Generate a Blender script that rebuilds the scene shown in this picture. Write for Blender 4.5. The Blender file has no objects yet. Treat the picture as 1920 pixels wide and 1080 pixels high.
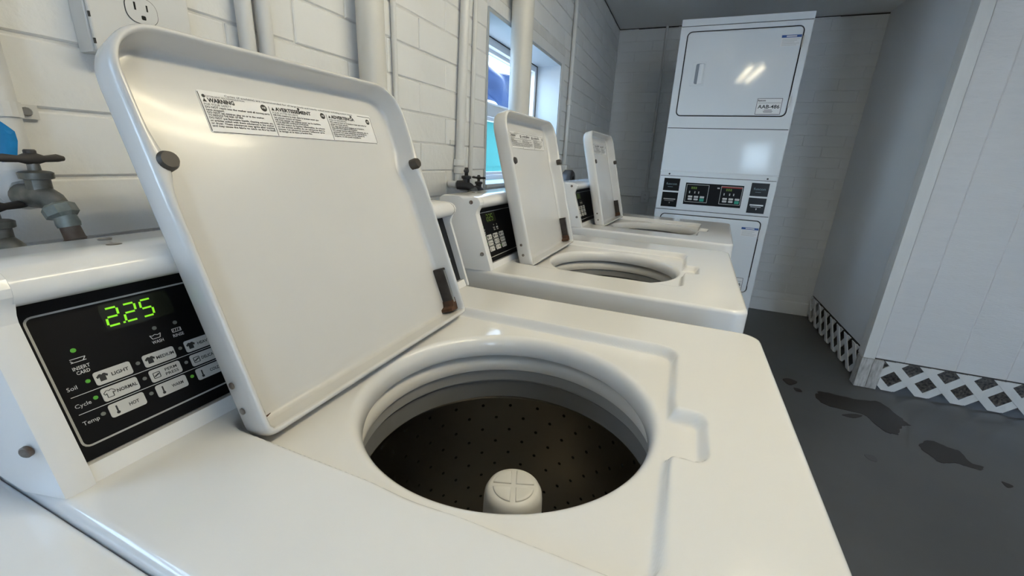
import bpy, bmesh, math, random
from mathutils import Vector, Matrix
random.seed(7)
PI = math.pi
S = bpy.context.scene
COL = S.collection

# ------------------------------------------------------------------ camera
ZC = 1.189                                   # eye height; x=0,y=0 is the photographer's spot
R = [[0.9231, 0.1543, -0.3522], [0.3818, -0.2606, 0.8867], [0.0450, -0.9531, -0.2994]]
cd = bpy.data.cameras.new('camera'); cam = bpy.data.objects.new('camera', cd); COL.objects.link(cam)
cd.sensor_width = 36.0; cd.lens = 777.6 / 1920 * 36.0; cd.clip_start = 0.02; cd.clip_end = 200
mw = Matrix(((R[0][0], -R[0][1], -R[0][2]), (R[1][0], -R[1][1], -R[1][2]), (R[2][0], -R[2][1], -R[2][2])))
cam.matrix_world = Matrix.Translation((0, 0, ZC)) @ mw.to_quaternion().to_matrix().to_4x4()
S.camera = cam

# ------------------------------------------------------------------ world, exposure
S.view_settings.view_transform = 'Standard'; S.view_settings.look = 'None'
S.view_settings.gamma = 1.0; S.view_settings.use_curve_mapping = False
S.view_settings.exposure = 0.12
SKY_STRENGTH = 11.2
TUBE_STRENGTH = 38.0
w = bpy.data.worlds.new('sky'); S.world = w; w.use_nodes = True
wn = w.node_tree.nodes; wl = w.node_tree.links
bg = wn['Background']
tc = wn.new('ShaderNodeTexCoord'); sx = wn.new('ShaderNodeSeparateXYZ'); rp = wn.new('ShaderNodeValToRGB')
rp.color_ramp.elements[0].position = 0.0; rp.color_ramp.elements[0].color = (0.66, 0.83, 1.0, 1)
rp.color_ramp.elements[1].position = 0.8; rp.color_ramp.elements[1].color = (0.37, 0.60, 1.0, 1)
wl.new(tc.outputs['Generated'], sx.inputs[0]); wl.new(sx.outputs['Z'], rp.inputs[0]); wl.new(rp.outputs[0], bg.inputs['Color'])
bg.inputs['Strength'].default_value = SKY_STRENGTH
sd = bpy.data.lights.new('sun', 'SUN'); sd.energy = 24.0; sd.angle = 0.03; sd.color = (1.0, 0.96, 0.9)
sun = bpy.data.objects.new('sun', sd); COL.objects.link(sun); sun.location = (-4, 8, 8)
sun.rotation_euler = Vector((0.03, -0.66, -0.75)).to_track_quat('-Z', 'Y').to_euler()

# ------------------------------------------------------------------ materials
MATS = {}
def mat(name, col, rough=0.5, metal=0.0, coat=0.0, bump=0.0, bscale=40.0, bstretch=(1, 1, 1), var=0.0, vscale=6.0, emit=None, estr=0.0, spec=0.5, dirt=None):
    m = bpy.data.materials.new(name); m.use_nodes = True
    nt = m.node_tree; b = nt.nodes['Principled BSDF']; L = nt.links.new
    b.inputs['Base Color'].default_value = (*col, 1); b.inputs['Roughness'].default_value = rough
    b.inputs['Metallic'].default_value = metal; b.inputs['Coat Weight'].default_value = coat
    b.inputs['Coat Roughness'].default_value = 0.08; b.inputs['Specular IOR Level'].default_value = spec
    if emit: b.inputs['Emission Color'].default_value = (*emit, 1); b.inputs['Emission Strength'].default_value = estr
    if bump or var or dirt:
        t = nt.nodes.new('ShaderNodeTexCoord'); mp = nt.nodes.new('ShaderNodeMapping'); L(t.outputs['Object'], mp.inputs['Vector'])
        mp.inputs['Scale'].default_value = bstretch
    if bump:
        n = nt.nodes.new('ShaderNodeTexNoise'); n.inputs['Scale'].default_value = bscale; n.inputs['Detail'].default_value = 6
        bp = nt.nodes.new('ShaderNodeBump'); bp.inputs['Strength'].default_value = bump; bp.inputs['Distance'].default_value = 0.004
        L(mp.outputs[0], n.inputs['Vector']); L(n.outputs['Fac'], bp.inputs['Height']); L(bp.outputs[0], b.inputs['Normal'])
    if var or dirt:
        n2 = nt.nodes.new('ShaderNodeTexNoise'); n2.inputs['Scale'].default_value = vscale; n2.inputs['Detail'].default_value = 5
        L(mp.outputs[0], n2.inputs['Vector'])
        cr = nt.nodes.new('ShaderNodeValToRGB'); cr.color_ramp.elements[0].position = 0.3; cr.color_ramp.elements[1].position = 0.7
        lo = dirt if dirt else tuple(max(0, c * (1 - var)) for c in col)
        cr.color_ramp.elements[0].color = (*lo, 1); cr.color_ramp.elements[1].color = (*col, 1)
        L(n2.outputs['Fac'], cr.inputs[0]); L(cr.outputs[0], b.inputs['Base Color'])
    MATS[name] = m
    return m

ENAMEL = mat('white_enamel', (0.81, 0.80, 0.78), 0.13, coat=0.15, var=0.03, vscale=3)
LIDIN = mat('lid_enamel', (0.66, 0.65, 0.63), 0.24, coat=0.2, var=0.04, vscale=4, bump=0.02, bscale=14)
DRYW = mat('dryer_enamel', (0.78, 0.80, 0.81), 0.085, bump=0.004, bscale=5)
WALLP = mat('wall_paint', (0.79, 0.795, 0.79), 0.62, bump=0.35, bscale=55, var=0.06, vscale=5)
JOINT = mat('joint_paint', (0.72, 0.72, 0.71), 0.7, bump=0.4, bscale=60, var=0.15, vscale=14)
GAPDARK = mat('gap_dark', (0.05, 0.05, 0.05), 0.9)  # near-black for gap lines; in the ceiling strips it paints gap shadow
PANELP = mat('panel_paint', (0.74, 0.75, 0.77), 0.55, bump=0.5, bscale=30, bstretch=(1, 1, 9), var=0.03)
SMOOTHP = mat('smooth_paint', (0.82, 0.84, 0.86), 0.45, bump=0.05, bscale=20)
TRIMP = mat('trim_paint', (0.75, 0.76, 0.76), 0.5, bump=0.2, bscale=30, bstretch=(6, 6, 1), var=0.05)
WORNP = mat('worn_paint', (0.58, 0.58, 0.57), 0.65, bump=0.5, bscale=40, bstretch=(5, 5, 1), dirt=(0.33, 0.32, 0.31), vscale=22)
CEILP = mat('ceiling_paint', (0.88, 0.89, 0.88), 0.6, bump=0.08, bscale=12, var=0.05, vscale=2)
FLOORP = mat('floor_paint', (0.096, 0.099, 0.101), 0.42, bump=0.06, bscale=30, var=0.22, vscale=2.2)
WATER = mat('wet_floor', (0.024, 0.020, 0.017), 0.40, spec=0.25, bump=0.02, bscale=40)
DAMP = mat('damp_mark', (0.055, 0.057, 0.058), 0.3)
BLACKP = mat('black_plastic', (0.006, 0.006, 0.007), 0.3, spec=0.25)
BLACKM = mat('black_overlay', (0.005, 0.005, 0.006), 0.4, spec=0.16)
GREYLINE = mat('grey_print', (0.42, 0.42, 0.40), 0.5)
WHITEPR = mat('white_print', (0.62, 0.62, 0.60), 0.5)
BTN = mat('button_grey', (0.55, 0.54, 0.51), 0.45)
INK = mat('ink', (0.02, 0.02, 0.02), 0.6)
PAPER = mat('label_paper', (0.80, 0.79, 0.78), 0.4)
LEDON = mat('led_green', (0.05, 0.25, 0.02), 0.3, emit=(0.30, 0.9, 0.10), estr=0.10)
LEDOFF = mat('led_off', (0.16, 0.17, 0.15), 0.3)
DIGIT = mat('digit_green', (0.1, 0.4, 0.02), 0.4, emit=(0.26, 0.72, 0.01), estr=0.80)
DIMDIG = mat('digit_dim', (0.05, 0.09, 0.01), 0.4, emit=(0.25, 0.5, 0.02), estr=0.10)
REDP = mat('red_print', (0.30, 0.02, 0.015), 0.5)
GREENP = mat('green_button', (0.02, 0.30, 0.20), 0.5)
BLUEP = mat('blue_print', (0.02, 0.08, 0.28), 0.5)
SMOKE = mat('smoked_window', (0.016, 0.018, 0.013), 0.2)
STEEL = mat('steel', (0.42, 0.41, 0.39), 0.32, metal=1.0)
BASKET = mat('basket_steel', (0.30, 0.285, 0.26), 0.30, metal=1.0, bump=0.02, bscale=18)
HOLE = mat('hole_dark', (0.004, 0.004, 0.004), 0.8)
RUBBER = mat('rubber', (0.05, 0.042, 0.035), 0.5)
RUST = mat('rust', (0.10, 0.045, 0.022), 0.85, var=0.6, vscale=60)
SHADEM = mat('shaded_metal', (0.07, 0.06, 0.055), 0.6, metal=0.5, var=0.5, vscale=60)  # dark tone includes the shadow gap around the hinge strap
RUSTM = mat('rusty_metal', (0.28, 0.27, 0.25), 0.5, metal=0.6, dirt=(0.07, 0.035, 0.02), vscale=60)
TUBW = mat('tub_white', (0.72, 0.70, 0.66), 0.35)
TUBG = mat('tub_grey', (0.34, 0.34, 0.335), 0.45)
HSHADE = mat('handle_shade_grey', (0.22, 0.25, 0.29), 0.5)  # blue-grey painted for the shadow inside the dryer pull handle
TUBD = mat('tub_dark_grey', (0.20, 0.20, 0.20), 0.5)
AGIT = mat('agitator_plastic', (0.70, 0.69, 0.66), 0.35)
PIPEW = mat('painted_pipe', (0.68, 0.68, 0.67), 0.4, bump=0.15, bscale=50, var=0.05, vscale=10)
PIPEC = mat('cream_pipe', (0.66, 0.645, 0.60), 0.38, var=0.06, vscale=8)
BLUEPT = mat('blue_paint', (0.0, 0.22, 0.55), 0.45, var=0.3, vscale=60)
BRASS = mat('tarnished_brass', (0.26, 0.25, 0.23), 0.45, metal=0.7, dirt=(0.12, 0.13, 0.12), vscale=70)
GALV = mat('galvanised', (0.40, 0.42, 0.40), 0.5, metal=0.7, dirt=(0.22, 0.26, 0.24), vscale=60)
HANDLE = mat('tap_handle', (0.045, 0.04, 0.038), 0.5)
HOSE = mat('braided_hose', (0.23, 0.20, 0.17), 0.65, metal=0.2, dirt=(0.12, 0.07, 0.05), vscale=40)
VINYL = mat('window_vinyl', (0.78, 0.79, 0.80), 0.35)
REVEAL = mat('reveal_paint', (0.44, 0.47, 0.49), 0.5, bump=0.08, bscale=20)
TURQ = mat('turquoise_paint', (0.010, 0.105, 0.098), 0.6, spec=0.08)
TARP = mat('tarp', (0.012, 0.026, 0.070), 0.6, spec=0.1)
EXTW = mat('exterior_white', (0.30, 0.38, 0.42), 0.5)
GROUND = mat('ground', (0.42, 0.42, 0.41), 0.9)
EARTH = mat('crawl_earth', (0.24, 0.20, 0.165), 0.95, bump=1.0, bscale=90, dirt=(0.03, 0.03, 0.03), vscale=80)
TUBE = mat('fluorescent_tube', (0.9, 0.9, 0.9), 0.4, emit=(1.0, 0.88, 0.61), estr=TUBE_STRENGTH)
HOUSING = mat('lamp_housing', (0.55, 0.55, 0.54), 0.4)
GLASS = bpy.data.materials.new('window_glass'); GLASS.use_nodes = True
_n = GLASS.node_tree.nodes; _n.remove(_n['Principled BSDF'])
_t = _n.new('ShaderNodeBsdfTransparent'); _t.inputs[0].default_value = (0.93, 0.96, 0.97, 1)
_g = _n.new('ShaderNodeBsdfGlossy'); _g.inputs['Roughness'].default_value = 0.03
_m = _n.new('ShaderNodeMixShader'); _l = GLASS.node_tree.links.new
_m.inputs[0].default_value = 0.06; _l(_t.outputs[0], _m.inputs[1]); _l(_g.outputs[0], _m.inputs[2]); _l(_m.outputs[0], _n['Material Output'].inputs[0])

# ------------------------------------------------------------------ mesh helpers
class MB:
    """collects geometry; build() links it as ONE mesh object"""
    def __init__(s): s.v = []; s.f = []
    def add(s, vs, fs):
        o = len(s.v); s.v += [tuple(p) for p in vs]; s.f += [tuple(o + i for i in f) for f in fs]; return s
    def box(s, lo, hi):
        x0, y0, z0 = lo; x1, y1, z1 = hi
        return s.add([(x0, y0, z0), (x1, y0, z0), (x1, y1, z0), (x0, y1, z0), (x0, y0, z1), (x1, y0, z1), (x1, y1, z1), (x0, y1, z1)],
                     [(3, 2, 1, 0), (4, 5, 6, 7), (0, 1, 5, 4), (1, 2, 6, 5), (2, 3, 7, 6), (3, 0, 4, 7)])
    def loft(s, secs, cap0=True, cap1=True, close=True):
        n = len(secs[0]); vs = [p for q in secs for p in q]; fs = []
        for i in range(len(secs) - 1):
            for j in range(n if close else n - 1):
                k = (j + 1) % n
                fs.append((i * n + j, i * n + k, (i + 1) * n + k, (i + 1) * n + j))
        if cap0: fs.append(tuple(range(n - 1, -1, -1)))
        if cap1: fs.append(tuple((len(secs) - 1) * n + j for j in range(n)))
        return s.add(vs, fs)
    def lathe(s, prof, c=(0, 0, 0), n=48, axis='z', cap0=False, cap1=False):
        secs = []
        for r, h in prof:
            q = []
            for i in range(n):
                a = 2 * PI * i / n; u, v = r * math.cos(a), r * math.sin(a)
                q.append((c[0] + u, c[1] + v, c[2] + h) if axis == 'z' else (c[0] + h, c[1] + u, c[2] + v) if axis == 'x' else (c[0] + v, c[1] + h, c[2] + u))
            secs.append(q)
        return s.loft(secs, cap0, cap1)
    def tube(s, pts, r, n=16, cap=True):
        pts = [Vector(p) for p in pts]; secs = []
        rr = r if isinstance(r, (list, tuple)) else [r] * len(pts)
        t0 = (pts[1] - pts[0]).normalized(); a = Vector((0, 0, 1)) if abs(t0.z) < 0.9 else Vector((1, 0, 0))
        u = t0.cross(a).normalized()
        for i, p in enumerate(pts):
            t = (pts[min(i + 1, len(pts) - 1)] - pts[max(i - 1, 0)]).normalized()
            u = (u - t * u.dot(t)).normalized(); v = t.cross(u)
            secs.append([p + (u * math.cos(2 * PI * k / n) + v * math.sin(2 * PI * k / n)) * rr[i] for k in range(n)])
        return s.loft(secs, cap, cap)
    def disc(s, c, U, V, N, r, h, n=20):
        c, U, V, N = Vector(c), Vector(U), Vector(V), Vector(N)
        ring = lambda rr, hh: [c + U * rr * math.cos(2 * PI * k / n) + V * rr * math.sin(2 * PI * k / n) + N * hh for k in range(n)]
        return s.loft([ring(r, 0), ring(r, h * .7), ring(r * .8, h)], True, True)
    def build(s, name, m, parent=None, smooth=None, bevel=0.0, seg=2, fix=True):
        me = bpy.data.meshes.new(name); me.from_pydata(s.v, [], s.f); me.materials.append(m)
        if bevel or fix:
            bm = bmesh.new(); bm.from_mesh(me)
            if fix: bmesh.ops.recalc_face_normals(bm, faces=bm.faces)
            if bevel:
                es = [e for e in bm.edges if len(e.link_faces) == 2 and e.calc_face_angle(0) > 0.5]
                bmesh.ops.bevel(bm, geom=es, offset=bevel, segments=seg, affect='EDGES', profile=0.5, clamp_overlap=True)
            bm.to_mesh(me); bm.free()
        if smooth is not None:
            for p in me.polygons: p.use_smooth = True
            me.set_sharp_from_angle(angle=math.radians(smooth))
        o = bpy.data.objects.new(name, me); COL.objects.link(o)
        if parent: o.parent = parent
        return o
def tag(o, label, cat, group=None):
    o['label'] = label; o['category'] = cat
    if group: o['group'] = group
    return o
def empty(name, loc=(0, 0, 0), rz=0.0):
    o = bpy.data.objects.new(name, None); COL.objects.link(o); o.location = loc; o.rotation_euler = (0, 0, rz); o.empty_display_size = 0.05
    return o
def struct(o, label=None):
    o['kind'] = 'structure'
    if label: o['label'] = label
    return o
def copy_tree(o, parent=None):
    c = o.copy(); COL.objects.link(c); c.parent = parent
    for ch in o.children: copy_tree(ch, c)
    return c
def rrect(u0, u1, v0, v1, r, n=8):
    """counter-clockwise rounded rectangle, r = radius or (bl, br, tr, tl)"""
    r = r if isinstance(r, (tuple, list)) else (r,) * 4
    pts = []
    for (cu, cv, a0, rr) in ((u0 + r[0], v0 + r[0], PI, r[0]), (u1 - r[1], v0 + r[1], 1.5 * PI, r[1]), (u1 - r[2], v1 - r[2], 0, r[2]), (u0 + r[3], v1 - r[3], .5 * PI, r[3])):
        for k in range(n + 1):
            a = a0 + .5 * PI * k / n; pts.append((cu + rr * math.cos(a), cv + rr * math.sin(a)))
    return pts
class Fr:
    """a flat frame: origin, two in-plane axes, normal"""
    def __init__(s, o, U, V): s.o = Vector(o); s.U = Vector(U).normalized(); s.V = Vector(V).normalized(); s.N = s.U.cross(s.V).normalized()
    def p(s, u, v, w=0.0): return s.o + s.U * u + s.V * v + s.N * w
    def plate(s, mb, out, w0, w1): return mb.loft([[s.p(u, v, w0) for u, v in out], [s.p(u, v, w1) for u, v in out]])
    def rect(s, mb, u0, u1, v0, v1, w0, w1, r=0.0, n=4):
        return s.plate(mb, rrect(u0, u1, v0, v1, r, n) if r else [(u0, v0), (u1, v0), (u1, v1), (u0, v1)], w0, w1)
    def ring(s, mb, u0, u1, v0, v1, t, w0, w1, r=0.004, n=4):
        a = rrect(u0, u1, v0, v1, r, n); b = rrect(u0 + t, u1 - t, v0 + t, v1 - t, max(r - t, .0003), n)
        k = len(a); vs = [s.p(u, v, w1) for u, v in a] + [s.p(u, v, w1) for u, v in b] + [s.p(u, v, w0) for u, v in a] + [s.p(u, v, w0) for u, v in b]
        fs = []
        for i in range(k):
            j = (i + 1) % k
            fs += [(i, j, k + j, k + i), (2 * k + i, 2 * k + j, j, i), (k + i, k + j, 3 * k + j, 3 * k + i)]
        return mb.add(vs, fs)
    def line(s, mb, a, b, t, w0, w1):
        a, b = Vector(a), Vector(b); d = (b - a).normalized(); q = Vector((-d.y, d.x)) * t / 2
        return s.plate(mb, [a - q, b - q, b + q, a + q], w0, w1)
_TXT = {}
def text_data(body, bold):
    key = (body, bold)
    if key not in _TXT:
        c = bpy.data.curves.new('t', 'FONT'); c.body = body; c.size = 1.0; c.offset = bold; c.resolution_u = 2
        o = bpy.data.objects.new('t', c); COL.objects.link(o)
        me = bpy.data.meshes.new_from_object(o)
        vs = [v.co.copy() for v in me.vertices]; fs = [tuple(p.vertices) for p in me.polygons]
        bpy.data.objects.remove(o); bpy.data.curves.remove(c); bpy.data.meshes.remove(me)
        x0 = min((v.x for v in vs), default=0); x1 = max((v.x for v in vs), default=1)
        _TXT[key] = (vs, fs, x0, x1)
    return _TXT[key]
def text(mb, fr, body, u, v, cap, width=None, align='l', w=0.0004, bold=0.0, slant=0.0):
    """flat lettering: cap height in metres, optional fitted width"""
    vs, fs, x0, x1 = text_data(body, bold)
    k = cap / 0.70; kx = width / (x1 - x0) if width else k
    wd = (x1 - x0) * kx; off = {'l': 0, 'c': -wd / 2, 'r': -wd}[align]
    mb.add([fr.p(u + off + (p.x - x0) * kx + slant * p.y * k, v + p.y * k, w) for p in vs], fs)

# ================================================================== SETTING
XW, YB, YC, XR, ZT = -0.74, 4.10, 2.80, 1.13, 2.285       # block wall, back wall, closet face, corridor side, ceiling
XFAR, YN = 2.9, -2.3
fl = MB().box((-0.95, YN - .2, -0.12), (XFAR + .2, YB + .2, 0.0)).build('floor', FLOORP); struct(fl, 'dark grey painted concrete floor')
cl = MB().box((-0.95, YN - .2, ZT), (XFAR + .2, YB + .2, ZT + 0.12)).build('ceiling', CEILP); struct(cl, 'flat painted ceiling')

CH, BL = 0.0803, 0.277                                     # course height, block length
def wall_shell(name, parts, m):
    mb = MB()
    for lo, hi in parts: mb.box(lo, hi)
    return struct(mb.build(name, m))
W1 = (1.51, 2.44, 1.07, 1.69)                              # window openings on the block wall (y0,y1,z0,z1)
W2 = (-0.60, -0.05, 1.07, 1.69)
XB = XW - 0.0032                                           # mortar face
def holed(wins, y0, y1, z0, z1, xa, xb):
    out = []; y = y0
    for a, b, c, d in sorted(wins):
        out += [((xa, y, z0), (xb, a, z1)), ((xa, a, z0), (xb, b, c)), ((xa, a, d), (xb, b, z1))]; y = b
    out.append(((xa, y, z0), (xb, y1, z1))); return out
wl_ = wall_shell('wall_left', holed([W1, W2], YN - .2, YB + .2, 0, ZT, XW - 0.19, XB), JOINT)
wl_['label'] = 'white painted block wall behind the washers'
BLK = {}
def block_mesh(l, h, axis):
    key = (round(l, 4), round(h, 4), axis)
    if key not in BLK:
        d, c = 0.0085, 0.0022
        secs = [[(-l/2, -h/2), (l/2, -h/2), (l/2, h/2), (-l/2, h/2)], [(-l/2, -h/2), (l/2, -h/2), (l/2, h/2), (-l/2, h/2)], [(-l/2 + c, -h/2 + c), (l/2 - c, -h/2 + c), (l/2 - c, h/2 - c), (-l/2 + c, h/2 - c)]]
        ws = (-d, -c, 0)
        mb = MB()
        if axis == 'x': mb.loft([[(w_, u, v) for u, v in s_] for s_, w_ in zip(secs, ws)])
        else: mb.loft([[(u, -w_, v) for u, v in s_] for s_, w_ in zip(secs, ws)])
        me = bpy.data.meshes.new('block'); me.from_pydata(mb.v, [], mb.f); me.materials.append(WALLP)
        bm = bmesh.new(); bm.from_mesh(me); bmesh.ops.recalc_face_normals(bm, faces=bm.faces); bm.to_mesh(me); bm.free()
        BLK[key] = me
    return BLK[key]
def course_cells(lo, hi, row, phase):
    e = phase + (BL / 2 if row % 2 else 0)
    k = math.floor((lo - e) / BL); out = []
    while e + k * BL < hi - 0.004:
        a, b = max(lo, e + k * BL), min(hi, e + (k + 1) * BL)
        if b - a > 0.015: out.append((a, b))
        k += 1
    return out
JW = 0.0040
def lay(parent, axis, lo, hi, zlo, zhi, wins, phase, fixed, stuff=None):
    k0 = math.floor((zlo - 1.219) / CH)
    k = k0
    while 1.219 + k * CH < zhi - 0.01:
        z0, z1 = max(zlo, 1.219 + k * CH), min(zhi, 1.219 + (k + 1) * CH)
        spans = [(lo, hi)]
        for a, b, c, d in wins:
            if z1 > c + 0.01 and z0 < d - 0.01:
                ns = []
                for s0, s1 in spans:
                    if a > s0: ns.append((s0, min(a, s1)))
                    if b < s1: ns.append((max(b, s0), s1))
                spans = [q for q in ns if q[1] - q[0] > 0.02]
        zz0, zz1 = z0, z1
        for s0, s1 in spans:
            for a, b in course_cells(s0, s1, k - 3, phase):
                jl = 0.0 if abs(a - s0) < 1e-6 else JW / 2; jr = 0.0 if abs(b - s1) < 1e-6 else JW / 2
                l, h = round(b - a - jl - jr, 4), round(zz1 - zz0 - JW, 4); cy, cz = (a + jl + b - jr) / 2, (zz0 + zz1) / 2
                pr = random.uniform(-0.0012, 0.0012)
                if stuff is not None:
                    stuff.box((fixed - .008, cy - l/2, cz - h/2), (fixed + pr, cy + l/2, cz + h/2)) if axis == 'x' else stuff.box((cy - l/2, fixed - pr, cz - h/2), (cy + l/2, fixed + .008, cz + h/2))
                    continue
                o = bpy.data.objects.new('block', block_mesh(l, h, axis)); COL.objects.link(o); o.parent = parent
                o.location = (fixed + pr, cy, cz) if axis == 'x' else (cy, fixed - pr, cz)
                o.rotation_euler = (random.uniform(-.0015, .0015), 0, random.uniform(-.0015, .0015)) if axis == 'x' else (0, random.uniform(-.001, .001), random.uniform(-.001, .001))
        k += 1
W1c = (W1[0], 2.50, W1[2], 1.738)                          # opening plus its casing
lay(wl_, 'x', 0.12, YB - 0.004, 1.219 - 5 * CH, ZT - 0.008, [W1c], 1.088, XW)
st = MB(); lay(wl_, 'x', YN, 0.12, 0.0, ZT - 0.008, [W2], 1.088, XW, st); lay(wl_, 'x', 0.12, YB - .004, 0.0, 1.219 - 5 * CH, [], 1.088, XW, st)
so = st.build('block_courses', WALLP, wl_); so['kind'] = 'stuff'

wb_ = wall_shell('wall_back', [((XW - .19, YB + 0.0026, 0), (XFAR + .2, YB + .2, ZT))], WALLP); wb_['label'] = 'grey-lit block wall behind the stacked dryer'
lay(wb_, 'y', XW + 0.003, XR + 0.06, 1.219 - 13 * CH + 0.0, ZT - 0.008, [], 0.1, YB)
base = MB(); base.loft([[(XW, YB - .03, 0), (XW, YB - .03, .100), (XW, YB - .026, .106), (XW, YB - .012, .112), (XW, YB + .004, .175), (XW, YB + .004, 0)], [(XR + .06, YB - .03, 0), (XR + .06, YB - .03, .100), (XR + .06, YB - .026, .106), (XR + .06, YB - .012, .112), (XR + .06, YB + .004, .175), (XR + .06, YB + .004, 0)]])
struct(base.build('baseboard_back', WALLP, smooth=40), 'low painted concrete ledge along the back wall')
# dark-coloured strips stand in for the gap shadow under the ceiling
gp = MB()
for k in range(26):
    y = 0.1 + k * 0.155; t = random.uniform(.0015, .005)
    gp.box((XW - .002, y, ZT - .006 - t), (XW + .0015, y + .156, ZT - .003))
struct(gp.build('gap_shade_1', GAPDARK), 'dark strip painted as gap shadow between block wall and ceiling')
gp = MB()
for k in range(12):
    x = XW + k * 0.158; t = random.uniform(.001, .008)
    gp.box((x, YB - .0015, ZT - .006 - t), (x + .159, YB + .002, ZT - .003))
struct(gp.build('gap_shade_2', GAPDARK), 'dark strip painted as gap shadow between back wall and ceiling')

# closet: corridor side wall, panelled face, corner boards
ZL = 0.19
wr = MB(); wr.box((XR, YC + .012, ZL), (XR + .07, YB + .01, ZT)); wr.box((XR + .012, YC + .03, 0), (XR + .05, YB + .01, ZL))
wr.v = wr.v[:8]; wr.f = wr.f[:6]
struct(wr.build('wall_right', SMOOTHP), 'smooth painted side wall of the closet beside the dryer corridor')
wp = MB().box((XR + .03, YC + .0030, ZL), (XFAR + .1, YC + .05, ZT)).build('wall_front', PANELP); struct(wp, 'grooved wood-panel wall of the closet at right')
gx = [1.148, 1.280, 1.500, 1.705, 1.918, 2.130, 2.342, 2.555, 2.768, XFAR + .05]
for i in range(len(gx) - 1):
    a, b = gx[i] + (.0014 if i else 0), gx[i + 1] - .0014
    fr = Fr((0, YC, 0), (1, 0, 0), (0, 0, 1)); mb = MB()
    mb.loft([[fr.p(u, v, -.012) for u, v in ((a, ZL), (b, ZL), (b, ZT - .003), (a, ZT - .003))], [fr.p(u, v, -.0016) for u, v in ((a, ZL), (b, ZL), (b, ZT - .003), (a, ZT - .003))], [fr.p(u, v, 0) for u, v in ((a + .002, ZL), (b - .002, ZL), (b - .002, ZT - .003), (a + .002, ZT - .003))]])
    mb.build('panel', PANELP, wp)
t3 = MB(); t3.box((1.087, YC - .012, ZL - .005), (1.143, YC - .0005, ZT - .002)); t3.box((1.087, YC - .0005, ZL - .005), (1.100, YC + .07, ZT - .002))
t3.box((1.100, YC + .001, ZL), (XR, YC + .012, ZT - .002))
struct(t3.build('trim_3', TRIMP, bevel=.002), 'white corner board of the closet')
t4 = MB(); t4.box((1.083, YC - .016, 0.002), (1.138, YC + .004, ZL - .006)); t4.box((1.140, YC - .014, 0.002), (1.190, YC + .004, ZL - .008)); t4.box((1.083, YC + .005, .002), (1.100, YC + .055, ZL - .006))
struct(t4.build('trim_4', WORNP, bevel=.002), 'worn white board blocks at the foot of the closet corner')
struct(MB().box((1.20, YC + .10, 0), (XFAR + .1, YC + .12, ZL)).box((1.20, YC + .12, 0), (1.22, YB, ZL)).build('wall_crawlspace', EARTH), 'dark earthy crawl space behind the lattice')
# joint line under panels
struct(MB().box((1.143, YC - .001, ZL - .006), (XFAR + .05, YC + .006, ZL)).build('trim_5', GAPDARK), 'dark gap under the panelled wall')
struct(MB().box((XR - .001, YC + .05, ZL - .006), (XR + .006, YB - .03, ZL)).build('trim_6', GAPDARK), 'dark gap under the smooth side wall')

def clip_poly(poly, lo, hi, ax):
    def cut(P, val, keep):
        out = []
        for i in range(len(P)):
            a, b = P[i], P[(i + 1) % len(P)]; ia, ib = keep(a[ax], val), keep(b[ax], val)
            if ia: out.append(a)
            if ia != ib:
                t = (val - a[ax]) / (b[ax] - a[ax]); out.append((a[0] + (b[0] - a[0]) * t, a[1] + (b[1] - a[1]) * t))
        return out
    return cut(cut(poly, lo, lambda p, q: p >= q), hi, lambda p, q: p <= q) if poly else poly
def lattice(name, fr, u0, u1, v0, v1, uc, vc, pitch, label):
    root = empty(name, fr.p((u0 + u1) / 2, 0)); inv = Matrix.Translation(-root.location)
    hw = 0.0194
    for sgn, wo in ((1, 0.0), (-1, 0.0052)):
        k = -40
        while k < 40:
            # slat centre lines pass midway between diamond centres
            c0 = uc + (k + .5) * pitch / 1.0
            q = hw * math.sqrt(2)
            P = [(c0 + sgn * (-1 - vc) * 1 - q, -1), (c0 + sgn * (-1 - vc) + q, -1), (c0 + sgn * (1 - vc) + q, 1), (c0 + sgn * (1 - vc) - q, 1)]
            P = clip_poly(clip_poly(P, v0, v1, 1), u0, u1, 0)
            k += 1
            if len(P) < 3: continue
            mb = MB(); mb.loft([[inv @ fr.p(u, v, wo) for u, v in P], [inv @ fr.p(u, v, wo + .005) for u, v in P]]); mb.build('slat', TRIMP, root)
    tag(root, label, 'lattice'); return root
lattice('lattice_skirt', Fr((0, YC - .002, 0), (1, 0, 0), (0, 0, 1)), 1.192, 2.55, 0.006, ZL - .007, 1.246, 0.079, 0.155, 'white crisscross lattice skirt under the grooved panel wall')
lattice('lattice_skirt', Fr((XR - .008, 0, 0), (0, -1, 0), (0, 0, 1)), -YB + .035, -YC - .06, 0.006, ZL - .004, -3.005, 0.079, 0.155, 'white crisscross lattice skirt along the dryer corridor')

# rest of the room behind the photographer
DA, DB, DH = 1.72, 2.48, 2.04                              # unseen doorway added to the near wall, lets daylight onto closet and far end
struct(MB().box((XFAR, YN - .2, 0), (XFAR + .2, YC, ZT)).build('wall_far_right', SMOOTHP), 'plain painted wall on the far right')
dn = MB(); dn.box((DA, YN - .14, 0), (DA + .035, YN + .012, DH)); dn.box((DB - .035, YN - .14, 0), (DB, YN + .012, DH)); dn.box((DA + .035, YN - .14, DH - .035), (DB - .035, YN + .012, DH))
struct(dn.build('added_doorway', TRIMP, bevel=.002), 'white frame of an unseen doorway added behind the photographer for daylight')
NA, NB, NC, ND = 0.78, 1.22, 1.14, 1.62                     # small window in the near wall
struct(MB().box((-0.95, YN - .2, 0), (NA, YN, ZT)).box((NB, YN - .2, 0), (DA, YN, ZT)).box((DB, YN - .2, 0), (XFAR + .2, YN, ZT)).box((DA, YN - .2, DH), (DB, YN, ZT)).box((NA, YN - .2, 0), (NB, YN, NC)).box((NA, YN - .2, ND), (NB, YN, ZT)).build('wall_near', WALLP), 'plain painted wall behind the photographer')
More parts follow.
